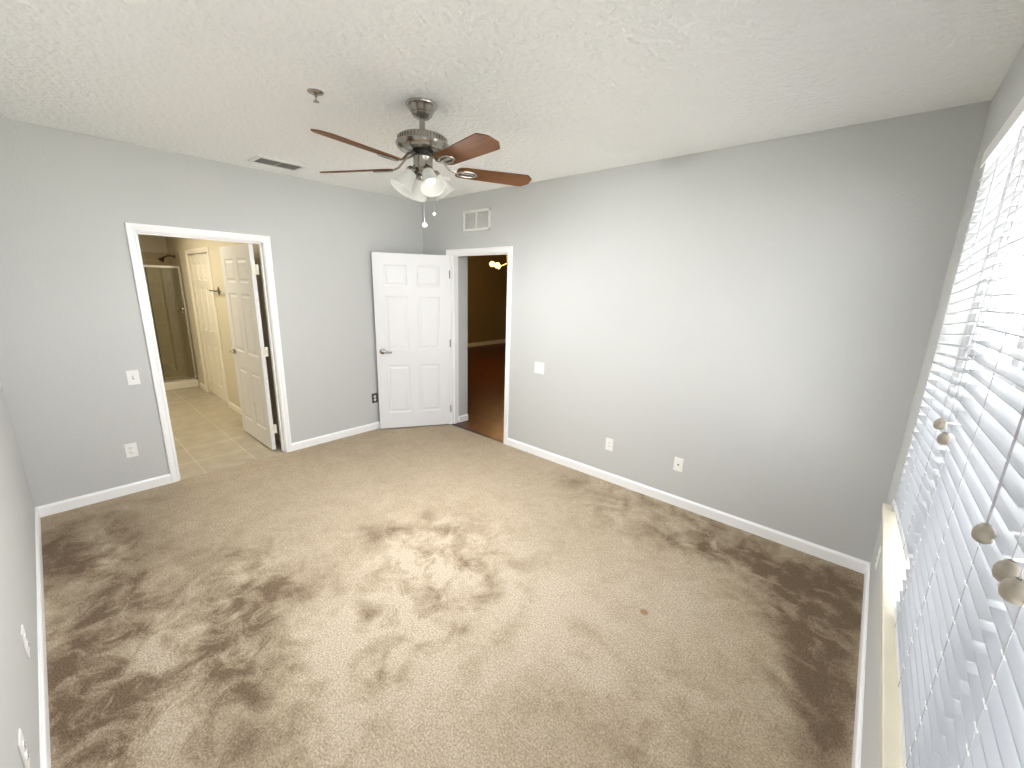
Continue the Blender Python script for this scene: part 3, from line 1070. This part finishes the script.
# light leaving each open shade
for k in range(4):
    a = math.radians(344+90*k)
    tilt = math.radians(36)
    dv = Vector((math.cos(a)*math.sin(tilt), math.sin(a)*math.sin(tilt), -math.cos(tilt)))
    p = Vector((FX+0.050*math.cos(a), FY+0.050*math.sin(a), 2.343))+dv*0.136
    lp = lamp('fan_bulb_light', 'SPOT', p, 22, (0.98, 0.985, 1.0), 0.013)
    lp.data.spot_size = math.radians(165)
    lp.data.spot_blend = 0.9
    lp.rotation_euler = dv.to_track_quat('-Z', 'Y').to_euler()


def chain(x, y, z0, z1, rb, m):
    bm = bmesh.new()
    tube(bm, [(x, y, fz(z0)), (x, y, fz(z1))], 0.0011, 6)
    c = obj('pull_chain', bm, MT['string'], fan)
    bm = bmesh.new()
    lathe(bm, [(0.001, rb), (rb*0.5, rb*0.87), (rb*0.87, rb*0.5), (rb, 0), (rb*0.87, -rb*0.5), (rb*0.5, -rb*0.87), (0.001, -rb)], Matrix.Translation((x, y, fz(z1))), 16)
    obj('pull_knob', bm, m, c, smooth=True)


chain(0.003, -0.001, 2.32, 2.050, 0.015, MT['plate'])
chain(0.040, 0.040, 2.32, 2.113, 0.0095, MT['plate'])

# ------------------------------------------------------------------ window wall
struct('trim_8', [(4.516, LB+TW-0.04, WY0, WY1, WZ0-0.03, WZ0), (4.516, LB, WY1, WY1+0.09, WZ0-0.03, WZ0), (4.516, LB, WY0-0.06, WY0, WZ0-0.03, WZ0)], MT['sill'], bevel=0.004)
wx0, wx1 = LB+0.095, LB+0.145
n_w = 3
ww = (WY1-WY0)/n_w
for k in range(n_w):
    ya = WY1-(k+1)*ww
    yb = WY1-k*ww
    f = 0.045
    zm = (WZ0+WZ1)/2
    w = struct('window_%d' % (k+1), [(wx0, wx1, ya, ya+f, WZ0, WZ1), (wx0, wx1, yb-f, yb, WZ0, WZ1), (wx0, wx1, ya+f, yb-f, WZ0, WZ0+f), (wx0, wx1, ya+f, yb-f, WZ1-f, WZ1)], MT['frame'])
    boxes('window_sash', [(wx0+0.008, wx1-0.008, ya+f, yb-f, zm-0.022, zm+0.022),
                          (wx0+0.010, wx1-0.010, ya+f, ya+f+0.025, WZ0+f, WZ1-f), (wx0+0.010, wx1-0.010, yb-f-0.025, yb-f, WZ0+f, WZ1-f),
                          (wx0+0.010, wx1-0.010, ya+f+0.025, yb-f-0.025, WZ0+f, WZ0+f+0.03), (wx0+0.010, wx1-0.010, ya+f+0.025, yb-f-0.025, WZ1-f-0.03, WZ1-f)], MT['frame'], w)
    boxes('window_glass', [(wx0+0.022, wx0+0.027, ya+f+0.02, yb-f-0.02, WZ0+f+0.02, WZ1-f-0.02)], MT['glass'], w)

BXC = 4.568           # slat centre line
HW = 0.025
NS = 37
PITCH_S = 0.0435
TILT = math.radians(2)


def blind(ya, yb, zl, zr, label, tassels):
    """ya = end far from camera, yb = near end; zl/zr bottom rail height at those ends"""
    t = thing('window_blind', label, 'window blind', (BXC, (ya+yb)/2, 2.335), 0, 'white blinds along the window wall')
    hl = (ya-yb)/2
    z0 = -2.335
    bm = bmesh.new()
    box(bm, -0.024, 0.030, -hl, hl, -0.048, -0.006)
    obj('headrail', bm, MT['rail'], t)
    bm = bmesh.new()
    box(bm, -0.030, -0.024, -hl-0.001, hl+0.001, -0.066, -0.004)
    obj('valance', bm, MT['rail'], t, bevel=0.002)
    top = 2.335-0.075
    bm = bmesh.new()
    nominal = min(zl, zr)
    n = int((top-(nominal+0.03))/PITCH_S)
    for k in range(n):
        f = (k+1)/n
        zL = top+(zl+0.028-top)*f*1.0
        zR = top+(zr+0.028-top)*f*1.0
        if k == 0:
            pass
        zc = (zL+zR)/2-2.335
        tl = math.atan2(zL-zR, 2*hl)
        Mx = Matrix.Translation((0, 0, zc)) @ Matrix.Rotation(tl, 4, 'X') @ Matrix.Rotation(-TILT, 4, 'Y')
        y0, y1 = -hl+0.004, hl-0.004
        # slightly crowned slat, rounded section
        sec = [(-HW, 0.0), (-HW*0.96, 0.0016), (-HW*0.4, 0.0032), (HW*0.4, 0.0032), (HW*0.96, 0.0016), (HW, 0.0), (HW*0.96, -0.0012), (HW*0.4, 0.0004), (-HW*0.4, 0.0004), (-HW*0.96, -0.0012)]
        prism(bm, [Mx @ Vector((a, y0, b)) for a, b in sec], (Mx @ Vector((0, y1, 0)))-(Mx @ Vector((0, y0, 0))))
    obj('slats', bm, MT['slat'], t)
    tl = math.atan2(zl-zr, 2*hl)
    Mr = Matrix.Translation((0, 0, (zl+zr)/2-2.335)) @ Matrix.Rotation(tl, 4, 'X')
    bm = bmesh.new()
    box(bm, -HW, HW, -hl+0.003, hl-0.003, -0.009, 0.009, Mr)
    obj('bottom_rail', bm, MT['rail'], t, bevel=0.002)
    # ladders
    for y in (hl-0.13, 0.0, -hl+0.13):
        fy = (hl-y)/(2*hl)
        zb = zl+(zr-zl)*fy-2.335
        bm = bmesh.new()
        for sx in (-1, 1):
            tube(bm, [(sx*(HW+0.0015), y, -0.05), (sx*(HW+0.0015), y, zb)], 0.0009, 5)
        obj('ladder_cord', bm, MT['cord'], t)
        bm = bmesh.new()
        for k in range(n):
            f = (k+1)/n
            z = -0.075+(zb+0.028+0.075)*f-0.003
            tube(bm, [(-HW-0.001, y, z-0.004), (HW+0.001, y, z+0.003)], 0.0010, 4)
            # short loop on the front edge
            tube(bm, [(-HW-0.002, y-0.012, z+0.002), (-HW-0.002, y+0.012, z+0.002)], 0.0009, 4)
        obj('ladder_rungs', bm, MT['string'], t)['kind'] = 'stuff'
    for (ty, tz, x, two) in tassels:
        y = ty-(ya+yb)/2
        z = tz-2.335
        xx = x-BXC
        bm = bmesh.new()
        if two:
            tube(bm, [(xx, y+0.004, -0.05), (xx, y+0.003, z+0.017)], 0.0009, 5)
            tube(bm, [(xx, y-0.010, -0.05), (xx, y-0.003, z+0.017)], 0.0009, 5)
        else:
            tube(bm, [(xx, y, -0.05), (xx, y, z+0.017)], 0.0009, 5)
        c = obj('pull_cord', bm, MT['cord'], t)
        bm = bmesh.new()
        lathe(bm, [(0.003, 0.019), (0.006, 0.018), (0.0075, 0.015), (0.012, 0.010), (0.0148, 0.002), (0.0148, -0.007), (0.0125, -0.014), (0.008, -0.018), (0.0, -0.019)],
              Matrix.Translation((xx, y, z)), 20)
        obj('tassel', bm, MT['tassel'], c, smooth=True)
    return t


blind(-0.465, -1.370, 0.700, 0.835, 'white slatted window blind nearest the far corner, its bottom rail hanging crooked above the sill', [(-1.335, 1.325, 4.534, False)])
blind(-1.385, -2.240, 0.655, 0.690, 'middle white slatted window blind, its bottom rail low over the sill', [(-1.475, 1.312, 4.535, False), (-2.16, 1.316, 4.533, True)])
blind(-2.255, -3.105, 0.665, 0.665, 'white slatted window blind closest to the camera with two wooden tassels at its left end', [(-2.325, 1.330, 4.534, False), (-2.375, 1.328, 4.534, False)])

# ------------------------------------------------------------------ outside
struct('trim_9', [(LB+TW+0.01, 60, -40, 60, -0.45, -0.30)], MT['outground']).name = 'ground'
hs = thing('house', 'pale house across the street with rows of windows, seen between the blind slats', 'house', (9.0, 14.0, -0.3))
boxes('wall', [(-4.0, 14, 0, 8, 0, 6.2)], MT['outwall'], hs)
bm = bmesh.new()
prism(bm, [(-4.5, -0.5, 6.2), (-4.5, 8.5, 6.2), (-4.5, 4, 8.6)], Vector((19, 0, 0)))
obj('roof', bm, MT['outroof'], hs)
for fl in (0, 1):
    for k in range(7):
        x = -3.3+k*2.3
        z = 0.9+fl*2.8
        w = boxes('window', [(x-0.08, x+1.38, -0.06, 0, z-0.08, z+1.48)], MT['outtrim'], hs)
        boxes('pane', [(x, x+0.62, -0.075, -0.06, z, z+0.67), (x+0.68, x+1.30, -0.075, -0.06, z, z+0.67),
                       (x, x+0.62, -0.075, -0.06, z+0.73, z+1.40), (x+0.68, x+1.30, -0.075, -0.06, z+0.73, z+1.40)], MT['outglass'], w)

carpet()
